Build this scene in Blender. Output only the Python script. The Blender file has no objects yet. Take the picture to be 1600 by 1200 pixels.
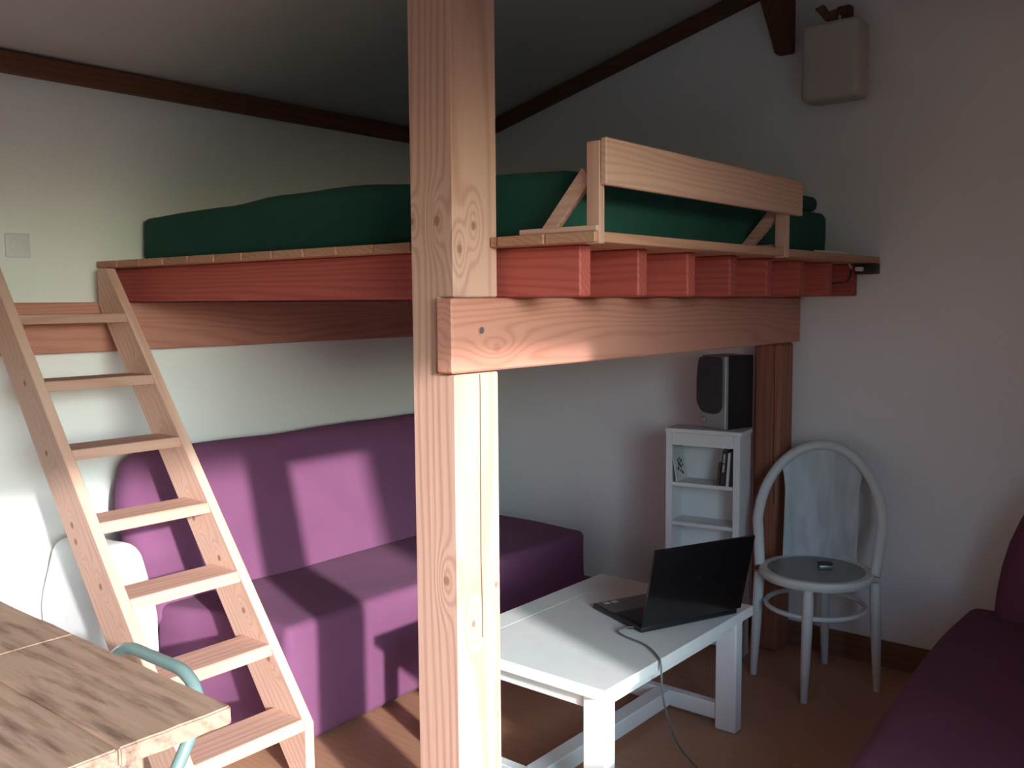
import bpy, bmesh, math, random
from mathutils import Vector, Matrix, noise
random.seed(7)
sc = bpy.context.scene
COL = sc.collection

# ---------------------------------------------------------------- camera
F_PX, CAM_H = 1472.0, 1.5
yaw, pitch, roll = math.radians(39.53), math.radians(-4.99), math.radians(-0.473)
fw = Vector((-math.sin(yaw)*math.cos(pitch), math.cos(yaw)*math.cos(pitch), math.sin(pitch)))
rt = Vector((math.cos(yaw), math.sin(yaw), 0)); up = rt.cross(fw)
rt, up = rt*math.cos(roll)+up*math.sin(roll), -rt*math.sin(roll)+up*math.cos(roll)
cd = bpy.data.cameras.new('camera'); cam = bpy.data.objects.new('camera', cd); COL.objects.link(cam)
cd.sensor_width = 36; cd.lens = 36*F_PX/1600; cd.clip_start = 0.02
cam.matrix_world = Matrix(((rt.x, up.x, -fw.x, 0), (rt.y, up.y, -fw.y, 0), (rt.z, up.z, -fw.z, CAM_H), (0, 0, 0, 1)))
sc.camera = cam

# ---------------------------------------------------------------- room constants
XW, YG, XR, YF = -3.524, 3.855, 0.5, -2.4      # left wall, gable wall, right wall, wall behind the camera
RX, RZ, SL = -1.673, 2.86, 0.256               # ridge line and roof pitch
DOOR_Y0, DOOR_Y1, DOOR_Z = -0.55, 1.575, 2.09   # open glazed doorway in the right wall
def roof_z(x): return RZ - SL*abs(x-RX)

# ---------------------------------------------------------------- world, sun, exposure
w = bpy.data.worlds.new('sky'); sc.world = w; w.use_nodes = True
bg = w.node_tree.nodes['Background']
SUN = Vector((1, -.35, .305))                 # direction towards the sun
skn = w.node_tree.nodes.new('ShaderNodeTexSky'); skn.sky_type = 'NISHITA'; skn.sun_disc = False
skn.sun_elevation = math.atan2(SUN.z, math.hypot(SUN.x, SUN.y)); skn.sun_rotation = math.atan2(SUN.x, SUN.y)
skn.air_density = 1.0; skn.dust_density = 3.0; skn.ozone_density = 1.0
wbn = w.node_tree.nodes.new('ShaderNodeMix'); wbn.data_type = 'RGBA'; wbn.blend_type = 'MULTIPLY'; wbn.inputs[0].default_value = 1
w.node_tree.links.new(skn.outputs[0], wbn.inputs[6]); wbn.inputs[7].default_value = (.60, .92, 1.46, 1)
w.node_tree.links.new(wbn.outputs[2], bg.inputs[0]); bg.inputs[1].default_value = 0.48
sd = bpy.data.lights.new('sun', 'SUN'); sd.energy = 4.2; sd.angle = math.radians(2.0); sd.color = (1.0, 0.97, 0.97)
sun = bpy.data.objects.new('sun', sd); COL.objects.link(sun)
sun.rotation_euler = (-SUN).to_track_quat('-Z', 'Y').to_euler()
pd = bpy.data.lights.new('doorway_portal', 'AREA'); pd.shape = 'RECTANGLE'; pd.size = DOOR_Y1-DOOR_Y0; pd.size_y = DOOR_Z
pd.cycles.is_portal = True
po = bpy.data.objects.new('doorway_portal', pd); COL.objects.link(po)
po.matrix_world = Matrix.Translation((XR+.30, (DOOR_Y0+DOOR_Y1)/2, DOOR_Z/2)) @ Matrix(((0,0,1,0),(1,0,0,0),(0,1,0,0),(0,0,0,1)))
pd2 = bpy.data.lights.new('fill_window_portal', 'AREA'); pd2.shape = 'RECTANGLE'; pd2.size = 1.0; pd2.size_y = .75; pd2.cycles.is_portal = True  # sky portal for the added window behind the camera
po2 = bpy.data.objects.new('fill_window_portal', pd2); COL.objects.link(po2)
po2.matrix_world = Matrix.Translation((-2.80, YF-.20, 1.225)) @ Matrix.Rotation(math.pi/2, 4, 'X') @ Matrix.Rotation(math.pi, 4, 'Y')
vs = sc.view_settings
vs.view_transform = 'Standard'; vs.look = 'None'; vs.gamma = 1; vs.use_curve_mapping = False; vs.exposure = 0.62
sc.cycles.use_denoising = True
sc.cycles.max_bounces = 10; sc.cycles.diffuse_bounces = 6; sc.cycles.sample_clamp_indirect = 6

# ---------------------------------------------------------------- node helpers / materials
class NT:
    def __init__(s, name):
        s.m = bpy.data.materials.new(name); s.m.use_nodes = True
        s.t = s.m.node_tree; s.b = s.t.nodes['Principled BSDF']
    def n(s, typ, **kw):
        nd = s.t.nodes.new(typ)
        for k, v in kw.items(): setattr(nd, k, v)
        return nd
    def l(s, a, b): s.t.links.new(a, b)
    def math(s, op, a, b=None, c=None, clamp=False):
        nd = s.n('ShaderNodeMath', operation=op); nd.use_clamp = clamp
        for i, v in enumerate((a, b, c)):
            if v is None: continue
            if hasattr(v, 'is_output'): s.l(v, nd.inputs[i])
            else: nd.inputs[i].default_value = v
        return nd.outputs[0]
    def vm(s, op, a, b):
        nd = s.n('ShaderNodeVectorMath', operation=op)
        for i, v in enumerate((a, b)):
            if hasattr(v, 'is_output'): s.l(v, nd.inputs[i])
            else: nd.inputs[i].default_value = v
        return nd.outputs['Value'] if op in ('LENGTH', 'DISTANCE', 'DOT_PRODUCT') else nd.outputs[0]
    def mix(s, f, a, b):
        nd = s.n('ShaderNodeMix', data_type='RGBA')
        for i, v in ((0, f), (6, a), (7, b)):
            if hasattr(v, 'is_output'): s.l(v, nd.inputs[i])
            elif i == 0: nd.inputs[0].default_value = v
            else: nd.inputs[i].default_value = (*v, 1)
        return nd.outputs[2]
    def noise(s, vec, scale, detail=3, rough=.5):
        nd = s.n('ShaderNodeTexNoise'); nd.inputs['Scale'].default_value = scale
        nd.inputs['Detail'].default_value = detail; nd.inputs['Roughness'].default_value = rough
        s.l(vec, nd.inputs['Vector']); return nd.outputs[0]
    def bump(s, h, strength, dist=.01):
        nd = s.n('ShaderNodeBump'); nd.inputs['Strength'].default_value = strength; nd.inputs['Distance'].default_value = dist
        s.l(h, nd.inputs['Height']); s.l(nd.outputs[0], s.b.inputs['Normal'])

def plain(name, col, rough=.5, metal=0, var=.06, scale=9, bump=0, bscale=120, spec=.4, brush=None):
    k = NT(name); tc = k.n('ShaderNodeTexCoord').outputs['Object']
    nz = k.noise(k.vm('MULTIPLY', tc, brush) if brush else tc, scale, 4)
    if brush: nz = k.math('MULTIPLY', k.math('SUBTRACT', nz, .3), 2.5, clamp=True)
    c = k.mix(k.math('MULTIPLY', nz, 1.0), tuple(v*(1-var) for v in col), tuple(min(1, v*(1+var)) for v in col))
    k.l(c, k.b.inputs['Base Color']); k.b.inputs['Roughness'].default_value = rough; k.b.inputs['Metallic'].default_value = metal
    k.b.inputs['Specular IOR Level'].default_value = spec
    if bump: k.bump(k.noise(tc, bscale, 3), bump, .004)
    return k.m

def wood(name, axis, light, dark, period=.013, amp=.03, contrast=.75, knots=(), check=None, rough=.62, pith=(.07, .11), rand=True, knotcol=None, rot=None, kdark=.8, streak=0):
    k = NT(name); tco = k.n('ShaderNodeTexCoord').outputs['Object']
    if rot:                                     # turn the grain about the y axis
        sp0 = k.n('ShaderNodeSeparateXYZ'); k.l(tco, sp0.inputs[0]); cs, sn = math.cos(rot), math.sin(rot)
        c0 = k.n('ShaderNodeCombineXYZ'); k.l(sp0.outputs[1], c0.inputs[1])
        k.l(k.math('ADD', k.math('MULTIPLY', sp0.outputs[0], cs), k.math('MULTIPLY', sp0.outputs[2], sn)), c0.inputs[0])
        k.l(k.math('SUBTRACT', k.math('MULTIPLY', sp0.outputs[2], cs), k.math('MULTIPLY', sp0.outputs[0], sn)), c0.inputs[2])
        tco = c0.outputs[0]
    if rand:
        r = k.n('ShaderNodeObjectInfo').outputs['Random']
        cmb = k.n('ShaderNodeCombineXYZ')
        for i, q in enumerate((1.7, 2.3, 3.1)): k.l(k.math('MULTIPLY', r, q), cmb.inputs[i])
        tc = k.vm('ADD', tco, cmb.outputs[0])
    else: r = None; tc = tco
    def perm(v):
        sp = k.n('ShaderNodeSeparateXYZ'); k.l(v, sp.inputs[0]); o = sp.outputs
        return {'x': (o[1], o[2], o[0]), 'y': (o[0], o[2], o[1]), 'z': (o[0], o[1], o[2])}[axis]
    u, v, g = perm(tc)
    c2 = k.n('ShaderNodeCombineXYZ'); k.l(u, c2.inputs[0]); k.l(v, c2.inputs[1]); k.l(k.math('MULTIPLY', g, .12), c2.inputs[2])
    st = c2.outputs[0]
    n1 = k.noise(st, 5, 2, .45)
    uo, vo, go = perm(tco)
    dist = k.math('SQRT', k.math('ADD', k.math('POWER', k.math('ADD', uo, pith[0]), 2), k.math('POWER', k.math('ADD', vo, pith[1]), 2)))
    ph = k.math('ADD', dist, k.math('MULTIPLY', k.math('SUBTRACT', n1, .5), amp*4))
    dark_f = None
    for (kp, ks) in knots:
        d = k.vm('SUBTRACT', tco, kp)
        du, dv, dg = perm(d)
        cc = k.n('ShaderNodeCombineXYZ'); k.l(du, cc.inputs[0]); k.l(dv, cc.inputs[1]); k.l(k.math('MULTIPLY', dg, .38), cc.inputs[2])
        L = k.vm('LENGTH', cc.outputs[0], (0, 0, 0))
        e = k.math('POWER', 2.718, k.math('MULTIPLY', k.math('POWER', k.math('DIVIDE', L, ks*2.2), 2), -1))
        ph = k.math('ADD', ph, k.math('MULTIPLY', e, period*3.2))
        c3 = k.n('ShaderNodeCombineXYZ'); k.l(du, c3.inputs[0]); k.l(dv, c3.inputs[1]); k.l(k.math('MULTIPLY', dg, .8), c3.inputs[2])
        L2 = k.vm('LENGTH', c3.outputs[0], (0, 0, 0))
        f = k.math('SUBTRACT', 1, k.math('DIVIDE', L2, ks), clamp=True)
        f = k.math('MULTIPLY', f, 2.2, clamp=True)
        dark_f = f if dark_f is None else k.math('MAXIMUM', dark_f, f)
    s_ = k.math('SINE', k.math('MULTIPLY', ph, 2*math.pi/period))
    s_ = k.math('POWER', k.math('ADD', k.math('MULTIPLY', s_, .5), .5), 2.2)
    c4 = k.n('ShaderNodeCombineXYZ'); k.l(u, c4.inputs[0]); k.l(v, c4.inputs[1]); k.l(k.math('MULTIPLY', g, .03), c4.inputs[2])
    fib = k.noise(c4.outputs[0], 160, 2)
    big = k.noise(st, 2.2, 2)
    f = k.math('ADD', k.math('MULTIPLY', s_, contrast*.7), k.math('MULTIPLY', k.math('SUBTRACT', fib, .5), .55))
    f = k.math('ADD', f, k.math('MULTIPLY', k.math('SUBTRACT', big, .5), .9), clamp=True)
    c = k.mix(f, light, dark)
    if streak:
        c5 = k.n('ShaderNodeCombineXYZ'); k.l(u, c5.inputs[0]); k.l(v, c5.inputs[1]); k.l(k.math('MULTIPLY', g, .13), c5.inputs[2])
        sk = k.math('MULTIPLY', k.math('SUBTRACT', k.noise(c5.outputs[0], 34, 4, .6), .50), 5, clamp=True)
        sl = k.math('MULTIPLY', k.math('SUBTRACT', k.noise(k.vm('ADD', c5.outputs[0], (7, 3, 5)), 26, 4, .6), .52), 5, clamp=True)
        c = k.mix(k.math('MULTIPLY', sk, streak), c, tuple(x*.55 for x in dark)); c = k.mix(k.math('MULTIPLY', sl, streak*.45), c, tuple(min(1, x*1.5) for x in light))
    if dark_f is not None: c = k.mix(k.math('MULTIPLY', dark_f, kdark), c, knotcol or tuple(x*.33 for x in dark))
    if check:                                   # a drying crack: (coordinate index, position, g0, g1, half width)
        ci, cp, g0, g1, hw = check
        sp = k.n('ShaderNodeSeparateXYZ'); k.l(tco, sp.inputs[0])
        wob = k.math('MULTIPLY', k.math('SUBTRACT', k.noise(tco, 2.5, 2), .5), .03)
        dd = k.math('ABSOLUTE', k.math('SUBTRACT', k.math('SUBTRACT', sp.outputs[ci], cp), wob))
        a = k.math('LESS_THAN', dd, hw)
        a = k.math('MULTIPLY', a, k.math('GREATER_THAN', go, g0)); a = k.math('MULTIPLY', a, k.math('LESS_THAN', go, g1))
        c = k.mix(k.math('MULTIPLY', a, .85), c, (.05, .025, .015))
    if r is not None:
        hs = k.n('ShaderNodeHueSaturation'); k.l(c, hs.inputs['Color'])
        k.l(k.math('ADD', k.math('MULTIPLY', r, .22), .89), hs.inputs['Value']); c = hs.outputs[0]
    k.l(c, k.b.inputs['Base Color']); k.b.inputs['Roughness'].default_value = rough
    k.b.inputs['Specular IOR Level'].default_value = .3
    k.bump(k.math('ADD', fib, s_), .12, .002)
    return k.m

def fabric(name, col, wr=.5, scale=7):
    k = NT(name); tc = k.n('ShaderNodeTexCoord').outputs['Object']
    nz = k.noise(tc, scale, 4); c = k.mix(nz, tuple(v*.88 for v in col), tuple(v*1.1 for v in col))
    k.l(c, k.b.inputs['Base Color']); k.b.inputs['Roughness'].default_value = .95
    k.b.inputs['Specular IOR Level'].default_value = .1
    k.b.inputs['Sheen Weight'].default_value = .03; k.b.inputs['Sheen Roughness'].default_value = .5
    h = k.math('ADD', k.math('MULTIPLY', k.noise(tc, 5, 3), 1.0), k.math('MULTIPLY', k.noise(tc, 420, 1), .05))
    k.bump(h, wr, .02); return k.m

PLAST = plain('white_plaster', (.82, .825, .80), .9, var=.035, scale=2.5, bump=.25, bscale=38, spec=.15)
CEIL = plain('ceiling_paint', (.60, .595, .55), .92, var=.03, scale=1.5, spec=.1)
DARKW = {a: wood('dark_stained_timber_'+a, a, (.15, .062, .032), (.085, .035, .02), .02) for a in 'xyz'}
RED_L, RED_D = (.50, .17, .095), (.36, .09, .05)
PIN_L, PIN_D = (.58, .345, .265), (.46, .235, .17)
REDX = wood('red_fir_x', 'x', (.42, .095, .075), (.29, .046, .038), .017, .04)
REDY = wood('red_fir_y', 'y', (.56, .26, .19), (.42, .155, .105), .019, .05, knots=[((.028, -.905, -.035), .016)], kdark=.25)
LEDG = wood('ledger_fir', 'y', (.56, .255, .19), (.42, .15, .105), .016, .05)
PILM = wood('pillar_fir', 'z', (.36, .14, .085), (.25, .085, .05), .02, .03, check=(0, .036, -.02, .66, .0022))
PINX = wood('pine_x', 'x', PIN_L, PIN_D, .016); PINY = wood('pine_y', 'y', PIN_L, PIN_D, .016); PINZ = wood('pine_z', 'z', PIN_L, PIN_D, .016)
DECK = wood('deck_board_pine', 'y', (.46, .24, .155), (.34, .15, .09), .015)
STILE = wood('ladder_pine', 'x', (.64, .44, .325), (.55, .315, .21), .022, .02, .6)
FLOORM = wood('floor_wood', 'x', (.47, .25, .15), (.37, .18, .105), .03, .05, .5, rough=.42, rand=False)
PLINTH = wood('plinth_wood', 'x', (.24, .115, .06), (.17, .075, .04), .02)
RUST = wood('rustic_table_wood', 'x', (.44, .285, .205), (.19, .105, .07), .028, .02, .45, rough=.5, streak=.8)
WHITEP = plain('white_painted_wood', (.74, .77, .75), .45, var=.07, scale=14, bump=.08, bscale=30)
WHITES = plain('white_shelf_paint', (.68, .70, .69), .5, var=.04)
CHAIRP = plain('chair_white_paint', (.62, .67, .64), .4, var=.06, scale=6)
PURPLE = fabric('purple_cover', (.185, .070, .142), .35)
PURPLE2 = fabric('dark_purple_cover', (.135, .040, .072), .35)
GREEN = fabric('green_sheet', (.022, .085, .062), .5, 5)
BAGW = fabric('white_bag_cloth', (.80, .82, .81), .3)
BLACKP = plain('black_plastic', (.012, .012, .013), .35)
LIDM = plain('laptop_lid_black', (.006, .006, .007), .22, spec=.5)
KEYM = plain('keyboard_black', (.02, .02, .021), .5)
PALMM = plain('palmrest_grey', (.10, .085, .08), .35)
GRILL = plain('speaker_grille_cloth', (.05, .045, .05), .9, bump=.3, bscale=300)
SILVER = plain('speaker_silver', (.32, .32, .31), .4, metal=.3)
TEAL = plain('grey_green_tube_paint', (.25, .37, .36), .28, metal=.35)
SHADE = plain('lamp_paper', (.52, .48, .42), .9, var=.05, scale=20)
PLASTW = plain('white_plastic', (.70, .71, .69), .4)
METAL = plain('steel_screw', (.7, .68, .62), .3, metal=.9)
CABLE = plain('grey_cable', (.12, .135, .13), .5)
SOCKD = plain('dark_socket_plastic', (.03, .025, .024), .5)
STONE = plain('terrace_stone', (.22, .21, .17), .9, var=.12)
BOOKW = plain('book_cover_white', (.60, .62, .58), .6); BOOKD = plain('book_cover_dark', (.035, .03, .04), .5)
BOOKB = plain('book_cover_brown', (.09, .05, .035), .5); PAGES = plain('book_pages', (.62, .58, .48), .8)
INKG = plain('print_green', (.03, .06, .045), .7); INKW = plain('print_white', (.55, .55, .56), .7)
TINM = plain('tin_metal', (.30, .33, .30), .35, metal=.6); TIND = plain('tin_dark', (.02, .03, .025), .5)
SEATM = plain('chair_seat_grey', (.26, .29, .285), .35, var=.08)
LABELM = plain('sticker_white', (.7, .72, .72), .5)

# ---------------------------------------------------------------- geometry helpers (world coordinates)
def place(name, bm, mat, parent=None, smooth=False, kind=None):
    bmesh.ops.recalc_face_normals(bm, faces=bm.faces)
    M = parent.matrix_world.inverted() if parent else Matrix()
    for v in bm.verts: v.co = M @ v.co
    lo = Vector([min(v.co[i] for v in bm.verts) for i in range(3)]); hi = Vector([max(v.co[i] for v in bm.verts) for i in range(3)])
    c = (lo+hi)/2
    for v in bm.verts: v.co -= c
    me = bpy.data.meshes.new(name); bm.to_mesh(me); bm.free()
    if smooth:
        for p in me.polygons: p.use_smooth = True
        if smooth != 'all': me.set_sharp_from_angle(angle=math.radians(40))
    me.materials.append(mat)
    o = bpy.data.objects.new(name, me); COL.objects.link(o); o.location = c
    if parent:
        o.parent = parent
        o.matrix_world = parent.matrix_world @ Matrix.Translation(c)   # keep depsgraph-free transforms in step
    else: o.matrix_world = Matrix.Translation(c)
    if kind: o['kind'] = kind
    return o
def thing(name, label, cat, loc, rz=0, group=None):
    o = bpy.data.objects.new(name, None); COL.objects.link(o); o.empty_display_size = .1
    o.matrix_world = Matrix.Translation(loc) @ Matrix.Rotation(rz, 4, 'Z')
    tag(o, label, cat, group); return o
def tag(o, label, cat, group=None):
    o['label'] = label; o['category'] = cat
    if group: o['group'] = group
    return o
def box(x0, x1, y0, y1, z0, z1, bev=.003, seg=1, M=None):
    bm = bmesh.new(); bmesh.ops.create_cube(bm, size=1)
    for v in bm.verts: v.co = Vector(((x0+x1)/2+v.co.x*(x1-x0), (y0+y1)/2+v.co.y*(y1-y0), (z0+z1)/2+v.co.z*(z1-z0)))
    if bev: bmesh.ops.bevel(bm, geom=bm.edges[:], offset=bev, segments=seg, affect='EDGES', profile=.5)
    if M is not None: bm.transform(M)
    return bm
def prism(pts, vec, bev=0):
    bm = bmesh.new(); vec = Vector(vec); pts = [Vector(p) for p in pts]; n = len(pts)
    A = [bm.verts.new(p) for p in pts]; B = [bm.verts.new(p+vec) for p in pts]
    bm.faces.new(A[::-1]); bm.faces.new(B)
    for i in range(n): bm.faces.new((A[i], A[(i+1) % n], B[(i+1) % n], B[i]))
    bmesh.ops.recalc_face_normals(bm, faces=bm.faces)
    if bev: bmesh.ops.bevel(bm, geom=bm.edges[:], offset=bev, segments=1, affect='EDGES', clamp_overlap=True)
    return bm
def tube(pts, rad, n=10, closed=False, bm=None, cap=True, aspect=1):
    bm = bm or bmesh.new(); pts = [Vector(p) for p in pts]; N = len(pts)
    rs = rad if isinstance(rad, (list, tuple)) else [rad]*N
    T = []
    for i in range(N):
        a = pts[(i-1) % N] if (closed or i > 0) else pts[i]; b = pts[(i+1) % N] if (closed or i < N-1) else pts[i]
        T.append((b-a).normalized())
    u = T[0].orthogonal().normalized(); rings = []
    for i in range(N):
        u = (u - T[i]*u.dot(T[i])).normalized(); v = T[i].cross(u)
        rings.append([bm.verts.new(pts[i]+rs[i]*(u*math.cos(2*math.pi*k/n)+v*aspect*math.sin(2*math.pi*k/n))) for k in range(n)])
    for i in range(N if closed else N-1):
        A, B = rings[i], rings[(i+1) % N]
        for k in range(n): bm.faces.new((A[k], A[(k+1) % n], B[(k+1) % n], B[k]))
    if cap and not closed: bm.faces.new(rings[0][::-1]); bm.faces.new(rings[-1])
    return bm
def smooth_path(pts, n=8):
    P = [Vector(p) for p in pts]; out = []
    for i in range(len(P)-1):
        p0 = P[max(i-1, 0)]; p1 = P[i]; p2 = P[i+1]; p3 = P[min(i+2, len(P)-1)]
        for k in range(n):
            t = k/n
            out.append(.5*((2*p1)+(p2-p0)*t+(2*p0-5*p1+4*p2-p3)*t*t+(3*p1-p0-3*p2+p3)*t**3))
    out.append(P[-1]); return out
def round_path(pts, r, n=6):                     # polyline with rounded corners
    P = [Vector(p) for p in pts]; out = [P[0]]
    for i in range(1, len(P)-1):
        a = (P[i-1]-P[i]); b = (P[i+1]-P[i]); rr = min(r, a.length*.48, b.length*.48)
        s, e = P[i]+a.normalized()*rr, P[i]+b.normalized()*rr
        for k in range(n+1):
            t = k/n; out.append(s*(1-t)**2+P[i]*2*t*(1-t)+e*t*t)
    out.append(P[-1]); return out
def lathe(prof, n=32, c=(0, 0)):
    bm = bmesh.new(); rings = []
    for r, z in prof:
        rings.append([bm.verts.new((c[0]+r*math.cos(2*math.pi*k/n), c[1]+r*math.sin(2*math.pi*k/n), z)) for k in range(n)] if r > 1e-6 else [bm.verts.new((c[0], c[1], z))])
    for A, B in zip(rings, rings[1:]):
        for k in range(n):
            j = (k+1) % n
            if len(A) == 1: bm.faces.new((A[0], B[j], B[k]))
            elif len(B) == 1: bm.faces.new((A[k], A[j], B[0]))
            else: bm.faces.new((A[k], A[j], B[j], B[k]))
    return bm
def soft_box(lo, hi, r, nz=0, cell=.05, seed=0, freq=4, warp=None):
    lo, hi = Vector(lo), Vector(hi); bm = bmesh.new(); S = hi-lo
    def axis_pts(i):
        n = max(2, int(round((S[i]-2*r)/cell)))
        return [0, .2*r, .45*r, .72*r]+[r+(S[i]-2*r)*k/n for k in range(n+1)]+[S[i]-.72*r, S[i]-.45*r, S[i]-.2*r, S[i]]
    ax = [axis_pts(i) for i in range(3)]; cache = {}
    def V(p):
        key = tuple(round(c, 5) for c in p)
        if key not in cache:
            q = lo+Vector(p); inn = Vector([min(max(q[i], lo[i]+r), hi[i]-r) for i in range(3)])
            d = q-inn
            nrm = d.normalized() if d.length > 1e-9 else Vector((0, 0, 1))
            q = inn+nrm*r
            if nz: q = q+nrm*nz*noise.noise(q*freq+Vector((seed*3.1, seed*1.7, seed)))
            if warp: q = warp(q)
            cache[key] = bm.verts.new(q)
        return cache[key]
    for i in range(3):
        j, k = (i+1) % 3, (i+2) % 3
        for side in (0, S[i]):
            for a in range(len(ax[j])-1):
                for b in range(len(ax[k])-1):
                    q = []
                    for (aa, bb) in ((a, b), (a+1, b), (a+1, b+1), (a, b+1)):
                        p = [0, 0, 0]; p[i] = side; p[j] = ax[j][aa]; p[k] = ax[k][bb]; q.append(V(p))
                    if len(set(q)) == 4: bm.faces.new(q)
    return bm
def struct(name, bm, mat, smooth=False): return place(name, bm, mat, None, smooth, 'structure')

# ================================================================ the setting
T, TR = .18, .32
struct('floor', box(XW-T, XR+TR, YF-T, YG+T, -.1, 0, 0), FLOORM)
struct('wall_left', box(XW-T, XW, YF-T, YG+T, 0, roof_z(XW)+.02, 0), PLAST)
def gable(y, th): return prism([(XW-T, y, 0), (XR+TR, y, 0), (XR+TR, y, roof_z(XR+TR)+.02), (RX, y, RZ+.02), (XW-T, y, roof_z(XW-T)+.02)], (0, th, 0))
struct('wall_back', gable(YG, T), PLAST)
# wall behind the camera, with an opening added for fill light: left strip, right strip, below and above the window
WX0, WX1, WZ0, WZ1 = -3.30, -2.3, .85, 1.60
def strip(x0, x1, z0, zf=None):
    top = [(x1, YF, zf), (x0, YF, zf)] if zf else [(x1, YF, roof_z(x1)+.02)]+([(RX, YF, RZ+.02)] if x0 < RX < x1 else [])+[(x0, YF, roof_z(x0)+.02)]
    return prism([(x0, YF, z0), (x1, YF, z0)]+top, (0, -T, 0))
bm = strip(XW-T, WX0, 0)
for q in (strip(WX1, XR+TR, 0), strip(WX0, WX1, 0, WZ0), strip(WX0, WX1, WZ1)):
    me = bpy.data.meshes.new('t'); q.to_mesh(me); q.free(); bm.from_mesh(me); bpy.data.meshes.remove(me)
struct('wall_front', bm, PLAST)
bm = bmesh.new()
for (a, b, c, d) in ((WX0, WX1, WZ0, WZ0+.05), (WX0, WX1, WZ1-.05, WZ1), (WX0, WX0+.05, WZ0+.05, WZ1-.05), (WX1-.05, WX1, WZ0+.05, WZ1-.05)):
    q = box(a, b, YF-.10, YF-.04, c, d, 0); me = bpy.data.meshes.new('t'); q.to_mesh(me); q.free(); bm.from_mesh(me); bpy.data.meshes.remove(me)
struct('fill_window', bm, PINX)  # unseen window, added to brighten the walls under the loft
rz = roof_z(XR)+.02
bm = prism([(XR, YF, 0), (XR, DOOR_Y0, 0), (XR, DOOR_Y0, DOOR_Z), (XR, DOOR_Y1, DOOR_Z), (XR, DOOR_Y1, 0), (XR, YG, 0), (XR, YG, rz), (XR, YF, rz)], (TR, 0, 0))
struct('wall_right', bm, PLAST)
struct('ceiling', prism([(XW-T, YF-T, roof_z(XW-T)), (RX, YF-T, RZ), (XR+TR, YF-T, roof_z(XR+TR)), (XR+TR, YF-T, roof_z(XR+TR)+.12), (RX, YF-T, RZ+.12), (XW-T, YF-T, roof_z(XW-T)+.12)], (0, YG-YF+2*T, 0)), CEIL)
# open doorway frame in the right wall (the sun comes in through it)
fr = .05
struct('door_1', prism([(XR-.01, DOOR_Y0-fr, 0), (XR-.01, DOOR_Y0, 0), (XR-.01, DOOR_Y0, DOOR_Z), (XR-.01, DOOR_Y1, DOOR_Z), (XR-.01, DOOR_Y1, 0), (XR-.01, DOOR_Y1+fr, 0), (XR-.01, DOOR_Y1+fr, DOOR_Z+fr), (XR-.01, DOOR_Y0-fr, DOOR_Z+fr)], (-.02, 0, 0)), PINZ)
tr = prism([(XR+TR, 9, -.12), (XR+TR, YF-T, -.12), (-9, YF-T, -.12), (-9, -11, -.12), (11, -11, -.12), (11, 9, -.12)], (0, 0, .1)); o = struct('terrace', tr, STONE)
struct('low_sky_blocker', box(8.2, 8.45, -11, 9, -.02, 1.45, .02), STONE)  # unseen wall, added to cut off the bright sky near the horizon
lf = struct('light_blocking_leaf', box(XR+TR, XR+TR+.45, DOOR_Y0-.045, DOOR_Y0-.005, .01, DOOR_Z-.01, .004), PINZ)  # unseen leaf, added to keep doorway light off the gable wall
place('blocking_leaf_handle', tube(round_path([(XR+TR+.39, DOOR_Y0-.006, 1.0), (XR+TR+.39, DOOR_Y0+.045, 1.0), (XR+TR+.28, DOOR_Y0+.045, 1.0)], .02), .009, 10), METAL, lf, True)
# eave and gable timbers
struct('trim_1', box(XW, XW+.045, YF, YG, 2.312, 2.385, .004), DARKW['y'])
def rafter(x0, x1, h0=.045, h1=.0):
    a, b = (x0, YG, roof_z(x0)-.006), (x1, YG, roof_z(x1)-.006)
    return prism([(a[0], YG, a[2]-.062), (b[0], YG, b[2]-.062), b, a], (0, -.045, 0), .003)
struct('trim_2', rafter(XW+.002, RX-.05), DARKW['x'])
struct('trim_3', rafter(RX+.05, XR), DARKW['x'])
struct('trim_4', box(RX-.05, RX+.05, YF, YG, RZ-.12, RZ-.005, .006), DARKW['y'])
struct('baseboard_back', prism([(XW, YG, 0), (XR, YG, 0), (XR, YG, .108), (XW, YG, .108)], (0, -.012, 0)), PLINTH)
struct('baseboard_left', box(XW, XW+.012, YF, YG-.012, 0, .108, .002), PLINTH)
# corbel under the ridge timber on the gable wall
cb = prism([(-1.71, 3.853, 2.515), (-1.71, 3.80, 2.515), (-1.71, 3.775, 2.55), (-1.71, 3.62, 2.735), (-1.71, 3.853, 2.735)], (.072, 0, 0), .008)
struct('trim_5', cb, DARKW['z'], True)

# ================================================================ loft platform
loft = thing('loft_platform', 'red fir timber loft platform on a tall post above the purple sofa', 'loft bed', (-1.675, 1.8, 0))
zj0, zj1, zd = 1.512, 1.640, 1.665
px0, px1, py0, py1 = -1.752, -1.602, 1.718, 1.886
def P3(x, z): return (x, py0, z)
POSTM = wood('post_fir', 'z', (.64, .39, .305), (.45, .22, .155), .024, .022, .8, rand=False, pith=(.16, .05),
             knots=[((.036, -.084, -.584), .013), ((-.068, -.084, .336), .010), ((.02, -.084, .333), .013), ((.075, -.008, .322), .012), ((.075, -.061, .262), .011), ((.075, -.026, -.705), .009), ((.075, .066, -.622), .009)],
             check=(1, .008, -.75, -.055, .0022), knotcol=(.20, .075, .04), kdark=.65)
pz1 = RZ-.12
place('post', prism([P3(px0, 0), P3(px1, 0), P3(px1, 1.318), P3(px1-.052, 1.318), P3(px1-.052, zj0), P3(px1, zj0), P3(px1, pz1), P3(px0, pz1)], (0, py1-py0, 0), .004), POSTM, loft)
fb = place('front_beam', box(-1.652, -1.596, 1.704, YG-.002, 1.322, zj0-.002, .005), REDY, loft)
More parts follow.
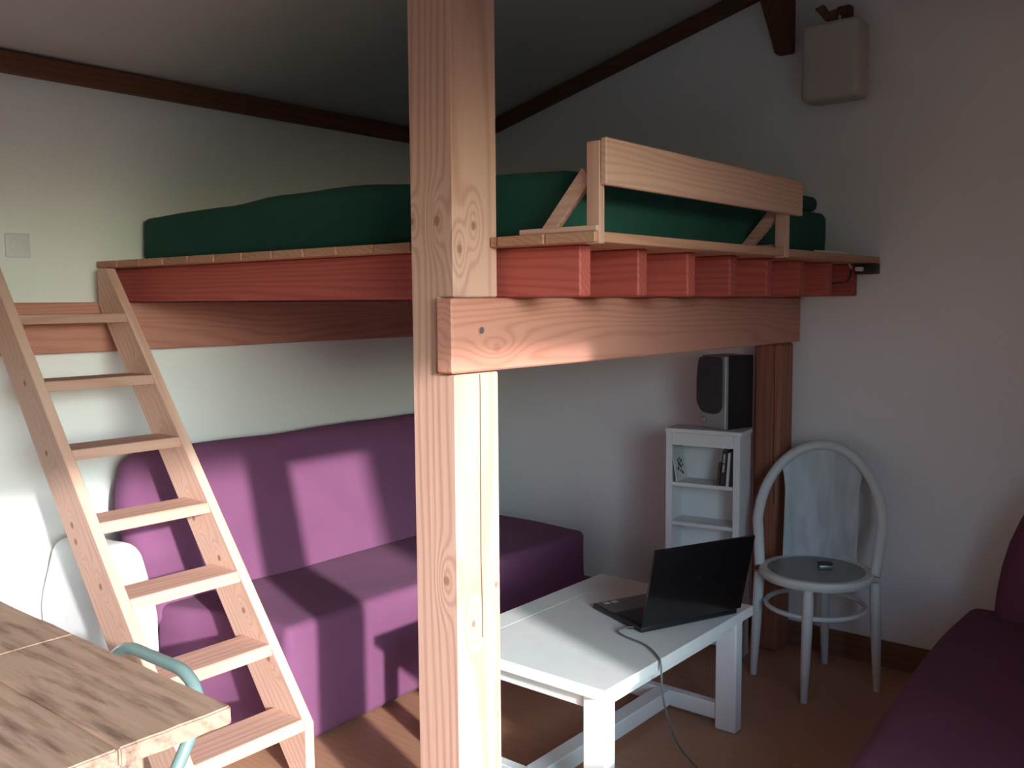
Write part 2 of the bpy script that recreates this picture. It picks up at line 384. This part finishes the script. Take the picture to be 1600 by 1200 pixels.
place('bolt', tube([(-1.597, 1.806, 1.428), (-1.588, 1.806, 1.428)], .009, 12), METAL, fb, True)
place('pillar', box(-1.740, -1.622, 3.715, YG-.002, 0, 1.320, .012), PILM, loft)
place('ledger_beam', box(XW+.001, XW+.062, 0.9, YG-.002, 1.325, zj0-.001, .004), LEDG, loft)
src = None
for i in range(8):
    y = 1.920+i*.2695
    if i == 0:                                   # the front joist runs slightly askew to the others
        xl, xr, yl = XW+.002, -1.362, 1.858
        place('joist', prism([(xl, yl, zj0), (xr, y, zj0), (xr, y+.047, zj0), (xl, yl+.047, zj0)], (0, 0, zj1-zj0), .004), REDX, loft)
    elif src is None:
        src = place('joist', box(XW+.002, -1.362, y, y+.047, zj0, zj1, .004), REDX, loft); ys = y
    else:
        c = src.copy(); COL.objects.link(c); c.location = src.location + Vector((0, y-ys, 0)); c.parent = loft
nb = 15
for i in range(nb):
    x0 = XW+.006+(-1.272-XW-.006)*i/nb; x1 = XW+.006+(-1.272-XW-.006)*(i+1)/nb
    y0 = 1.782+(.071)*i/(nb-1)
    if x1 > px0-.003 and x0 < px1+.003: y0 = py1+.004          # cut round the post
    place('deck_board', box(x0+.001, x1-.001, y0, YG-.004, zj1, zd, .002), DECK, loft)
# short deck pieces beside the post
for (a, b) in ((-1.599, -1.575),): place('deck_infill', box(a, b, 1.853, py1+.02, zj1, zd, .003), DECK, loft)
rail = place('guard_rail', box(-1.268, -1.250, 1.868, 3.02, 1.772, 1.882, .003), PINY, loft)
rail['label'] = 'pale pine guard rail board'
for y, x in ((1.866, 0), (2.93, 0)):
    place('rail_post', box(-1.306, -1.268, y, y+.022 if y < 2 else y+.03, 1.636, 1.876, .002), PINZ, rail)
def brace(y0, y1, top, bot, wd):
    d = (Vector(top)-Vector(bot)).normalized(); n = Vector((d.z, 0, -d.x))*wd/2
    t, b = Vector(top), Vector(bot)
    bm = prism([(b.x-.018*0-n.x*1.55, y0, zd), (b.x+n.x*1.55, y0, zd), (t.x+n.x, y0, t.z+n.z), (t.x-n.x, y0, t.z-n.z)], (0, y1-y0, 0), .002)
    return bm
place('brace', brace(1.880, 1.902, (-1.315, 0, 1.806), (-1.443, 0, zd), .040), PINX, rail)
place('brace', brace(2.945, 2.967, (-1.310, 0, 1.790), (-1.425, 0, zd), .040), PINX, rail)
place('foot_lath', box(-1.505, -1.270, 1.856, 1.878, zd, zd+.014, .002), PINX, rail)
place('foot_lath', box(-1.470, -1.300, 2.945, 2.968, zd, zd+.014, .002), PINX, rail)

# ================================================================ ladder
lad = thing('ladder', 'pine loft ladder with seven flat treads leaning on the ledger beam', 'ladder', (-2.9, 1.62, 0))
KX = 1.034/1.347
def fx(z): return -2.368-(z-.154)*KX
HD = .182
LS = .965                                     # ladder laid out in fitted units, then brought to size about the eye height
XB = (XW+.066)/LS
ztop = 1.5+(1.636-1.5)/LS
def lsc(bm, foot=False):
    for v in bm.verts:
        v.co = Vector((v.co.x*LS, v.co.y*LS, 1.5+(v.co.z-1.5)*LS))
        if foot and v.co.z < .12: v.co.z -= .0525
    return bm
def stile(y0, th):
    zb = (-2.368-(XB+HD))/KX+.154                # back edge meets the ledger face
    pts = [(fx(0)-HD, y0, 0), (-2.368, y0, 0), (-2.368, y0, .154), (fx(ztop), y0, ztop), (XB, y0, ztop), (XB, y0, zb)]
    return prism(pts, (0, th, 0), .003)
LADS = wood('ladder_stile_pine', 'z', (.61, .385, .30), (.50, .265, .19), .024, .03, .7, rot=math.atan(KX), pith=(.12, .05),
            knots=[((q, -.017, r_), .011) for (q, r_) in ((.03, .52), (.0, .27), (-.01, .01), (-.025, -.04), (.02, -.22), (.03, -.42), (.05, -.60))], knotcol=(.20, .085, .045), kdark=.75)
st1 = place('stile', lsc(stile(1.395, .035), True), LADS, lad); st2 = place('stile', lsc(stile(1.817, .035), True), LADS, lad)
for i, z in enumerate((1.470, 1.246, 1.030, .813, .598, .381, .171)):
    x1 = fx(z)
    pts = [(x1-.150, 1.428, z), (x1, 1.428, z), (x1+.034*KX*.6, 1.428, z-.034), (x1-.150, 1.428, z-.034)]
    place('tread', lsc(prism(pts, (0, .389, 0), .003)), PINY, lad)
# plug knots on the outer face of the near stile come from its grain

# ================================================================ mattress
mt = thing('mattress', 'dark green sheeted mattress lying on the loft platform', 'mattress', (-2.45, 2.9, zd))
def mw(q):
    q = q.copy(); q.z += .012*math.sin(q.x*2.3+1)*(1 if q.z > 1.75 else 0)
    return q
place('mattress_body', soft_box((-3.49, 1.955, zd+.002), (-1.43, 3.70, 1.845), .03, .012, .07, 2, 3.5, mw), GREEN, mt, 'all')
p2 = place('pillow', soft_box((-2.05, 3.02, 1.841), (-1.450, 3.66, 1.899), .026, .010, .05, 9, 5), GREEN, None, 'all')
tag(p2, 'small green pillow on the mattress behind the far end of guard rail', 'pillow')

# ================================================================ purple sofa under the loft
sofa = thing('sofa', 'purple covered sofa against the white wall under the loft', 'sofa', (-2.95, 2.66, 0))
def seatw(q):
    q = q.copy()
    if q.y < 2.3:
        t = min(1, max(0, (q.x+3.12)/.40)); t = t*t*(3-2*t)
        q.y += .125*t*(2.3-q.y)/.56+(.012*math.sin(q.x*45)*max(0, .42-q.z)*2 if q.y < 1.8 else 0)
    return q
place('seat', soft_box((-3.12, 1.74, .004), (-2.515, 3.60, .425), .035, .010, .06, 1, 3, seatw), PURPLE, sofa, 'all')
ang = math.radians(-27)
def backw(q):
    # q built upright, hinge at (-3.04,.33): lean towards the wall
    p = q-Vector((-3.04, 0, .33)); c, s = math.cos(ang), math.sin(ang)
    t = max(0, (p.z-.40)/.24); dy = .05*t*t
    y = q.y+(dy if q.y < 2.0 else (-dy if q.y > 3.3 else 0))
    return Vector((-3.04+p.x*c+p.z*s, y, .33-p.x*s+p.z*c))
place('backrest', soft_box((-3.165, 1.715, .36), (-3.035, 3.585, 1.035), .058, .010, .06, 4, 3, backw), PURPLE, sofa, 'all')
place('cover_skirt', soft_box((-3.40, 1.77, .004), (-3.10, 3.56, .40), .03, .006, .08, 6, 3), PURPLE, sofa, 'all')

# ================================================================ white bag between ladder and sofa
def bagw(q):
    q = q.copy(); t = max(0, (q.z-.42)/.24)
    cx = -3.235; q.x = cx+(q.x-cx)*(1-.34*t**1.5); q.y = 1.585+(q.y-1.585)*(1-.25*t)
    return q
bag = place('storage_bag', soft_box((-3.49, 1.485, .003), (-2.985, 1.695, .665), .05, .012, .05, 3, 5, bagw), BAGW, None, 'all')
tag(bag, 'white bulky cloth bag with sloped shoulders behind the ladder beside the sofa', 'bag')

# ================================================================ white coffee table
ct = thing('coffee_table', 'white painted coffee table carrying the black laptop', 'table', (-1.712, 2.535, 0))
tx0, tx1, ty0, ty1, tz = -2.03, -1.392, 2.075, 2.995, .440
for (a_, b_) in ((tx0, -1.935), (-1.935, tx1)):
    place('tabletop_board', box(a_+.0002, b_-.0002, ty0, ty1, tz-.034, tz, .0012), WHITEP, ct)
lx0, lx1, ly0, ly1 = tx0+.03, tx1-.022, ty0+.035, ty1-.035
for (a, b) in ((lx0, lx0+.078), (lx1-.078, lx1)):
    for (c, d) in ((ly0, ly0+.05), (ly1-.05, ly1)):
        place('leg', box(a, b, c, d, 0, tz-.034, .004), WHITEP, ct)
for y in (ly0+.012, ly1-.034): place('apron', box(lx0+.079, lx1-.079, y, y+.022, tz-.09, tz-.0345, .002), WHITEP, ct)
for x in (lx0+.012, lx1-.034): place('apron', box(x, x+.022, ly0+.051, ly1-.051, tz-.075, tz-.0345, .002), WHITEP, ct)
for y in (ly0+.006, ly1-.044): place('end_stretcher', box(lx0+.079, lx1-.079, y, y+.038, .03, .088, .003), WHITEP, ct)
place('long_stretcher', box(-1.735, -1.675, ly0+.045, ly1-.045, .03, .088, .003), WHITEP, ct)

# ================================================================ laptop
A = Vector((-1.549, 2.515, tz)); wv = Vector((.38646648, .92230345, 0)); ov = Vector((.92230345, -.38646648, 0))
LW = .395
lap = thing('laptop', 'open black laptop facing away on the white coffee table', 'laptop', A+wv*LW/2-ov*.13)
ML = Matrix(((wv.x, -ov.x, 0, A.x), (wv.y, -ov.y, 0, A.y), (0, 0, 1, A.z), (0, 0, 0, 1)))   # x along hinge, y into the base, z up
base = place('base', box(0, LW, 0, .285, .002, .020, .004, 2, ML), BLACKP, lap, True)
place('keyboard', box(.02, LW-.02, .03, .155, .0198, .0215, 0, 1, ML), KEYM, base)
place('palm_rest', box(.006, LW-.006, .165, .280, .0198, .0206, 0, 1, ML), PALMM, base)
for q in (.03, .062): place('sticker', box(q, q+.022, .25, .27, .0205, .0211, 0, 1, ML), LABELM, base)
al = math.radians(104)
lidM = ML @ Matrix.Translation((0, 0, .020)) @ Matrix.Rotation(al-math.pi/2, 4, 'X')
lid = place('lid', box(0, LW+.012, -.006, .004, .002, .275, .0035, 2, lidM), LIDM, lap, True)
bm = lathe([(0, 0), (.011, 0), (.011, .0006), (0, .0006)], 20); bm.transform(lidM @ Matrix.Translation((LW/2, -.0058, .15)) @ Matrix.Rotation(math.pi/2, 4, 'X'))
place('round_logo', bm, plain('logo_dark_grey', (.010, .011, .011), .25), lid)
place('screen', box(.014, LW-.002, .004, .0052, .02, .262, 0, 1, lidM), plain('screen_glass', (.01, .011, .013), .12), lid)
# power cable
cz = tz+.004
cpts = smooth_path([(-1.583, 2.545, tz+.010), (-1.612, 2.505, cz+.004), (-1.612, 2.475, cz+.002), (-1.57, 2.455, cz), (-1.48, 2.43, cz), (-1.405, 2.372, cz+.001), (-1.381, 2.352, tz-.012), (-1.378, 2.36, .33), (-1.40, 2.45, .19), (-1.43, 2.56, .08), (-1.42, 2.62, .012), (-1.36, 2.58, .004), (-1.24, 2.44, .004), (-1.12, 2.30, .004)], 8)
cab = thing('power_cable', 'thin grey power cable running from laptop over the table edge', 'cable', (-1.583, 2.545, tz))
place('cord', tube(cpts, .0032, 7), CABLE, cab, True)
place('plug', tube([(-1.572, 2.556, tz+.010), (-1.604, 2.520, tz+.009)], .006, 10), BLACKP, cab, True)

# ================================================================ bookcase, speaker, books
BR = math.radians(8)
bc = thing('bookcase', 'narrow white painted bookcase standing beside the dark timber pillar', 'bookcase', (-2.017, 3.458, 0), BR)
MB = bc.matrix_world.copy()
def bbox(name, a, mat, par, bev=.002, smooth=False): return place(name, box(*a, bev, 1, MB), mat, par, smooth)
BW, BD, BH = .332, .140, .965
bbox('side_panel', (.006, .024, .004, BD, 0, BH-.018), WHITES, bc)
bbox('side_panel', (BW-.024, BW-.006, .004, BD, 0, BH-.018), WHITES, bc)
bbox('back_panel', (.024, BW-.024, BD-.008, BD, .05, BH-.018), WHITES, bc)
bbox('top_board', (0, BW, -.004, BD+.002, BH-.018, BH, ), WHITES, bc)
bbox('face_stile', (.006, .034, -.004, .0038, 0, BH-.018), WHITES, bc, .001)
bbox('face_stile', (BW-.034, BW-.006, -.004, .0038, 0, BH-.018), WHITES, bc, .001)
bbox('face_rail', (.0345, BW-.0345, -.004, .0038, BH-.070, BH-.0185), WHITES, bc, .001)
zs = (.06, .225, .39, .552, .720)
for z in zs: bbox('shelf', (.0245, BW-.0245, .005, BD-.009, z, z+.016), WHITES, bc, .001)
def book(x, wd, h, dep, y, lean, cover, label, spine=None, extra=None):
    z0 = zs[-1]+.0165
    M = MB @ Matrix.Translation((x, y, z0)) @ Matrix.Rotation(lean, 4, 'Y')
    b = thing('book', label, 'book', M.translation, BR, 'books on the upper bookcase shelf')
    place('pages', box(.0015, wd-.0015, .004, dep-.003, .003, h-.003, 0, 1, M), PAGES, b)
    place('cover', box(0, .0014, 0, dep, 0, h, 0, 1, M), cover, b); place('cover', box(wd-.0014, wd, 0, dep, 0, h, 0, 1, M), cover, b)
    s = place('spine', box(0, wd, 0, .0038, 0, h, 0, 1, M), spine or cover, b)
    return b, M, s
b1, M1, s1 = book(.046, .008, .150, .115, .012, math.radians(-10), BOOKW, 'white book with dark green plant print leaning left on upper shelf', BOOKW)
for (yy, zz, r) in ((.03, .05, .009), (.045, .068, .011), (.06, .055, .008), (.07, .078, .009), (.05, .04, .006), (.035, .085, .007), (.08, .06, .007), (.065, .032, .007), (.055, .09, .006), (.075, .025, .006)):
    bm = lathe([(0, 0), (r, 0), (r, .0005), (0, .0005)], 10); bm.transform(M1 @ Matrix.Translation((.008, yy, zz)) @ Matrix.Rotation(math.pi/2, 4, 'Y'))
    place('printed_leaf', bm, INKG, b1)
book(.222, .011, .095, .11, .014, math.radians(5), BOOKB, 'short brown book at the left of the standing upper shelf books')
b3, M3, s3 = book(.237, .021, .150, .11, .012, math.radians(4.5), BOOKD, 'thick dark book with white lettering on its spine, upper shelf')
for k, (h0, h1) in enumerate(((.058, .066), (.0675, .073), (.0745, .083), (.085, .09), (.097, .104), (.1055, .111), (.1125, .119), (.1205, .126), (.1275, .133))):
    place('spine_lettering', box(.006, .0135, -.0006, 0, h0, h1, 0, 1, M3), INKW, s3)
book(.262, .011, .140, .11, .012, math.radians(4), BOOKW, 'pale slim book beside the thick dark book on upper shelf')
book(.2795, .012, .148, .11, .016, math.radians(1.5), BOOKD, 'dark book against the right side of the upper shelf')

sp = thing('speaker', 'black loudspeaker with grey grille and silver trim on white bookcase', 'speaker', (-1.80, 3.60, BH), math.radians(-18))
SPR = math.radians(-17)
MS = Matrix.Translation((-1.772-.150*math.cos(SPR), 3.512-.150*math.sin(SPR), BH+.001)) @ Matrix.Rotation(SPR, 4, 'Z')
SW, SDp, SH = .150, .172, .305
place('cabinet', box(0, SW, .028, SDp, 0, SH, .006, 2, MS), BLACKP, sp, True)
place('front_panel', prism([MS @ Vector(p) for p in ((.012, .027, 0), (SW, .027, 0), (SW, .027, SH), (.012, .027, SH))], (MS.to_3x3() @ Vector((0, -.02, 0))), .004), SILVER, sp)
gp = round_path([(.004, .008, .25), (.012, .008, SH-.006), (SW-.018, .008, SH-.006), (SW-.018, .008, .085), (SW-.045, .008, .062), (.03, .008, .068), (.0, .008, .105), (.0, .008, .20), (.004, .008, .25)], .02, 6)
place('grille', prism([MS @ p for p in gp[:-1]], MS.to_3x3() @ Vector((0, -.018, 0)), .003), GRILL, sp, True)
bm = lathe([(0, 0), (.012, 0), (.013, .006), (.008, .012), (0, .013)], 16); bm.transform(MS @ Matrix.Translation((.03, .007, .035)) @ Matrix.Rotation(math.pi/2, 4, 'X'))
place('volume_knob', bm, SILVER, sp, True)

# ================================================================ bentwood chair
CR = math.radians(16.7)
ch = thing('bentwood_chair', 'white painted bentwood chair with solid rounded back near gable wall', 'chair', (-1.376, 3.515, 0), CR)
MC = ch.matrix_world.copy()
def W(p): return MC @ Vector(p)
SZ = .455
hoop = []
for k in range(6): t = k/6; hoop.append((-.214-.020*t, .008+.085*t*.9, SZ-.01+.165*t))
for k in range(25):
    a = math.pi*k/24; z = .61+.298*math.sin(a)
    hoop.append((-.236*math.cos(a), .085+.155*((z-.61)/.298), z))
for k in range(6): t = 1-(k+1)/6; hoop.append((.214+.020*t, .008+.085*t*.9, SZ-.01+.165*t))
place('back_hoop', tube([W(p) for p in hoop], .0205, 12), CHAIRP, ch, True)
bm = bmesh.new(); rows = []
nu, nv = 20, 22
for j in range(nv+1):
    t = j/nv; row = []
    for i in range(nu+1):
        s = -1+2*i/nu
        zt = .61+.292*math.sqrt(max(0, 1-(s*.150/.232)**2))        # top edge follows the hoop
        z = (SZ-.004)*(1-t)+zt*t
        hw = .142+.012*max(0, (z-.70)/.2)**2*4
        x = s*hw
        yb = .150+.09*max(0, (z-SZ))/.45
        y = yb+.050*(1-s*s)*(1-.75*t*t)-.012
        row.append((x, y, z))
    rows.append(row)
for th in (0, 1):
    rows_v = []
    for row in rows: rows_v.append([bm.verts.new(W((x, y+.008*th, z))) for (x, y, z) in row])
    for j in range(nv):
        for i in range(nu):
            f = [rows_v[j][i], rows_v[j][i+1], rows_v[j+1][i+1], rows_v[j+1][i]]
            bm.faces.new(f if th else f[::-1])
    if th == 0: r0 = rows_v
edge0 = [r0[0][i] for i in range(nu+1)]+[r0[j][nu] for j in range(1, nv+1)]+[r0[nv][i] for i in range(nu-1, -1, -1)]+[r0[j][0] for j in range(nv-1, 0, -1)]
edge1 = [rows_v[0][i] for i in range(nu+1)]+[rows_v[j][nu] for j in range(1, nv+1)]+[rows_v[nv][i] for i in range(nu-1, -1, -1)]+[rows_v[j][0] for j in range(nv-1, 0, -1)]
for k in range(len(edge0)): bm.faces.new((edge0[k], edge0[(k+1) % len(edge0)], edge1[(k+1) % len(edge0)], edge1[k]))
place('back_panel', bm, plain('chair_panel_paint', (.46, .53, .53), .42, var=.17, scale=9, brush=(3, 3, .45)), ch, True)
bm = lathe([(0, SZ-.03), (.185, SZ-.03), (.185, SZ+.001), (.176, SZ-.001), (0, SZ-.002)], 48); bm.transform(MC)
place('seat_panel', bm, SEATM, ch, True)
bm = lathe([(.183, SZ-.034), (.205, SZ-.032), (.213, SZ-.022), (.214, SZ-.010), (.209, SZ+.001), (.196, SZ+.004), (.183, SZ+.001), (.183, SZ-.034)], 56); bm.transform(MC)
place('seat_rim', bm, CHAIRP, ch, True)
legs = [((-.215, .008), (-.232, .0)), ((.215, .008), (.232, .0)), ((-.010, -.182), (-.016, -.212)), ((.018, .182), (.024, .222))]
for (t, b) in legs:
    ks = [0, .08, .12, .35, .6, .85, 1]; rr = [.014, .0135, .0165, .0185, .020, .0205, .019]
    place('leg', tube([W((b[0]+(t[0]-b[0])*k, b[1]+(t[1]-b[1])*k, (SZ-.033)*k)) for k in ks], [.0125, .0135, .0145, .0175, .020, .021, .019], 12), CHAIRP, ch, True)
place('stretcher_ring', tube([W((.186*math.cos(a), .186*math.sin(a), .315)) for a in [2*math.pi*k/48 for k in range(48)]], .0095, 8, True), CHAIRP, ch, True)

tn = thing('metal_tin', 'small grey metal tin with dark lid on the white chair seat', 'tin', (-1.352, 3.545, SZ), math.radians(40))
MT = Matrix.Translation((-1.352, 3.545, SZ)) @ Matrix.Rotation(math.radians(35), 4, 'Z')
place('tin_body', box(-.026, .026, -.018, .018, .0005, .016, .004, 2, MT), TINM, tn, True)
place('tin_lid', box(-.027, .027, -.019, .019, .0162, .024, .004, 2, MT), TIND, tn, True)

# ================================================================ second sofa, right foreground
s2 = thing('daybed_sofa', 'dark purple covered daybed sofa along the right edge of the room', 'sofa', (-.2, 2.6, 0))
def s2w(q):
    q = q.copy()
    if q.x < -.5: q.x += .10*max(0, (3.0-q.y))/1.2
    return q
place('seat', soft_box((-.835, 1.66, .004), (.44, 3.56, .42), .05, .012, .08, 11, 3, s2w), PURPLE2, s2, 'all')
def s2b(q):
    p = q-Vector((0, 3.42, .38)); a = math.radians(-14); c, s = math.cos(a), math.sin(a)
    t = max(0, (p.z-.12)/.42)
    return Vector((q.x+(.13*t*t if q.x < -.4 else 0), 3.42+p.y*c-p.z*s, .38+p.y*s+p.z*c))
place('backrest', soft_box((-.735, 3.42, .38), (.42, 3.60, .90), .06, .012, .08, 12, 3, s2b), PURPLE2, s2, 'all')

# ================================================================ rustic table, near left
rtb = thing('rustic_table', 'worn brown plank table in the left foreground', 'table', (-2.25, .6, 0))
rx0, rx1, ry0, ry1, rzt, th = -2.95, -1.528, .10, 1.0, .735, .036
nbd = 4
for i in range(nbd):
    a = ry1-(ry1-ry0)*(i+1)/nbd; b = ry1-(ry1-ry0)*i/nbd
    if i == 0:
        segs = [(rx0, -2.16), (-2.158, rx1)]
    else: segs = [(rx0, rx1-.003*i)]
    for (p, q) in segs:
        bm = box(p, q, a+.0005, b-.0005, rzt-th, rzt-.0015*(i % 2), 0)
        bmesh.ops.subdivide_edges(bm, edges=[e for e in bm.edges], cuts=7, use_grid_fill=True)
        bmesh.ops.bevel(bm, geom=[e for e in bm.edges if e.is_manifold and e.calc_face_angle() > 1], offset=.0035, segments=2, affect='EDGES')
        for v in bm.verts:
            nn = noise.noise(v.co*9)*.0022; v.co.z += nn
            if v.co.x > rx1-.03: v.co.x += noise.noise(v.co*26)*.004
        place('tabletop_plank', bm, RUST, rtb, True)
for x in (rx0+.08, rx1-.16):
    for y in (ry0+.06, ry1-.20): place('leg', box(x, x+.07, y, y+.07, 0, rzt-th-.002, .006), RUST, rtb)
place('apron', box(rx0+.15, rx1-.16, ry1-.19, ry1-.165, rzt-th-.09, rzt-th-.002, .003), RUST, rtb)
place('apron', box(rx0+.15, rx1-.16, ry0+.08, ry0+.105, rzt-th-.09, rzt-th-.002, .003), RUST, rtb)

# ================================================================ tubular metal chair tucked at the table
tc_ = thing('tube_chair', 'grey green tubular metal chair tucked behind the brown table', 'chair', (-1.985, .95, 0))
yb = 1.10
hp = round_path([(-2.185, yb-.12, .43), (-2.185, yb-.02, .60), (-2.165, yb, .655), (-2.10, yb, .688), (-1.86, yb, .690), (-1.805, yb, .655), (-1.785, yb-.02, .60), (-1.785, yb-.12, .43)], .04, 5)
place('back_frame', tube(hp, .0145, 12), TEAL, tc_, True)
place('seat', soft_box((-2.17, .64, .425), (-1.80, 1.0, .455), .014, 0, .06), TEAL, tc_, 'all')
for x in (-2.185, -1.785):
    place('leg', tube([(x, yb-.125, .432), (x, yb-.03, .2), (x, yb+.04, .012)], .0135, 10), TEAL, tc_, True)
    place('leg', tube([(x, .66, .44), (x, .62, .2), (x, .59, .012)], .0135, 10), TEAL, tc_, True)
place('stretcher', tube([(-2.185, yb-.06, .275), (-1.785, yb-.06, .275)], .009, 8), TEAL, tc_, True)
for x in (-2.185, -1.785): place('side_rail', tube([(x, .655, .437), (x, yb-.125, .437)], .011, 8), TEAL, tc_, True)

# ================================================================ wall lamp, sockets, switch
lp = thing('wall_lamp', 'pale paper drum lamp hanging from a wooden bracket on gable wall', 'lamp', (-1.43, 3.84, 2.42))
cx, cy = -1.425, 3.735
place('shade', soft_box((-1.540, 3.67, 2.275), (-1.312, 3.80, 2.572), .022, .002, .05, 3, 8), SHADE, lp, 'all')
place('wall_block', box(-1.455, -1.40, 3.815, YG-.001, 2.57, 2.66, .004), DARKW['z'], lp)
place('bracket_arm', prism([(-1.44, 3.82, 2.655), (-1.44, 3.82, 2.60), (-1.44, 3.70, 2.575), (-1.44, 3.70, 2.615)], (.028, 0, 0), .003), DARKW['y'], lp)
place('bracket_prong', prism([(-1.425, 3.70, 2.58), (-1.455, 3.70, 2.58), (-1.50, 3.70, 2.635), (-1.465, 3.70, 2.645)], (0, .025, 0), .003), DARKW['z'], lp)
place('bulb_holder', tube([(cx, cy, 2.60), (cx, cy, 2.50)], .018, 12), PLASTW, lp, True)

sw = thing('wall_switch', 'white square switch on the left wall above the ladder', 'switch', (XW, 1.497, 1.715))
place('plate', box(XW+.0005, XW+.010, 1.455, 1.540, 1.672, 1.757, .003, 2), PLASTW, sw, True)
bm = lathe([(0, 0), (.026, 0), (.026, .003), (.022, .004), (0, .004)], 28); bm.transform(Matrix.Translation((XW+.0101, 1.497, 1.715)) @ Matrix.Rotation(math.pi/2, 4, 'Y'))
place('round_insert', bm, PLASTW, sw, True)

so = thing('power_strip', 'small black plug block on gable wall beside the loft joists', 'socket', (-1.33, YG, 1.62))
place('block', box(-1.352, -1.272, 3.80, YG-.0005, 1.598, 1.637, .004, 2), SOCKD, so, True)
place('plug', box(-1.345, -1.315, 3.80-.03, 3.7995, 1.609, 1.627, .006, 3), PLASTW, so, True)
place('cord', tube(smooth_path([(-1.362, 3.785, 1.622), (-1.37, 3.765, 1.65), (-1.38, 3.74, 1.672), (-1.36, 3.68, 1.671), (-1.31, 3.60, 1.670), (-1.29, 3.50, 1.669), (-1.285, 3.40, 1.669), (-1.30, 3.25, 1.669)], 6), .0035, 7), PLASTW, so, True)
place('dark_cord', tube(smooth_path([(-1.37, 3.80, 1.612), (-1.355, 3.76, 1.59), (-1.355, 3.72, 1.568), (-1.358, 3.69, 1.565), (-1.40, 3.68, 1.56)], 6), .0035, 7), SOCKD, so, True)
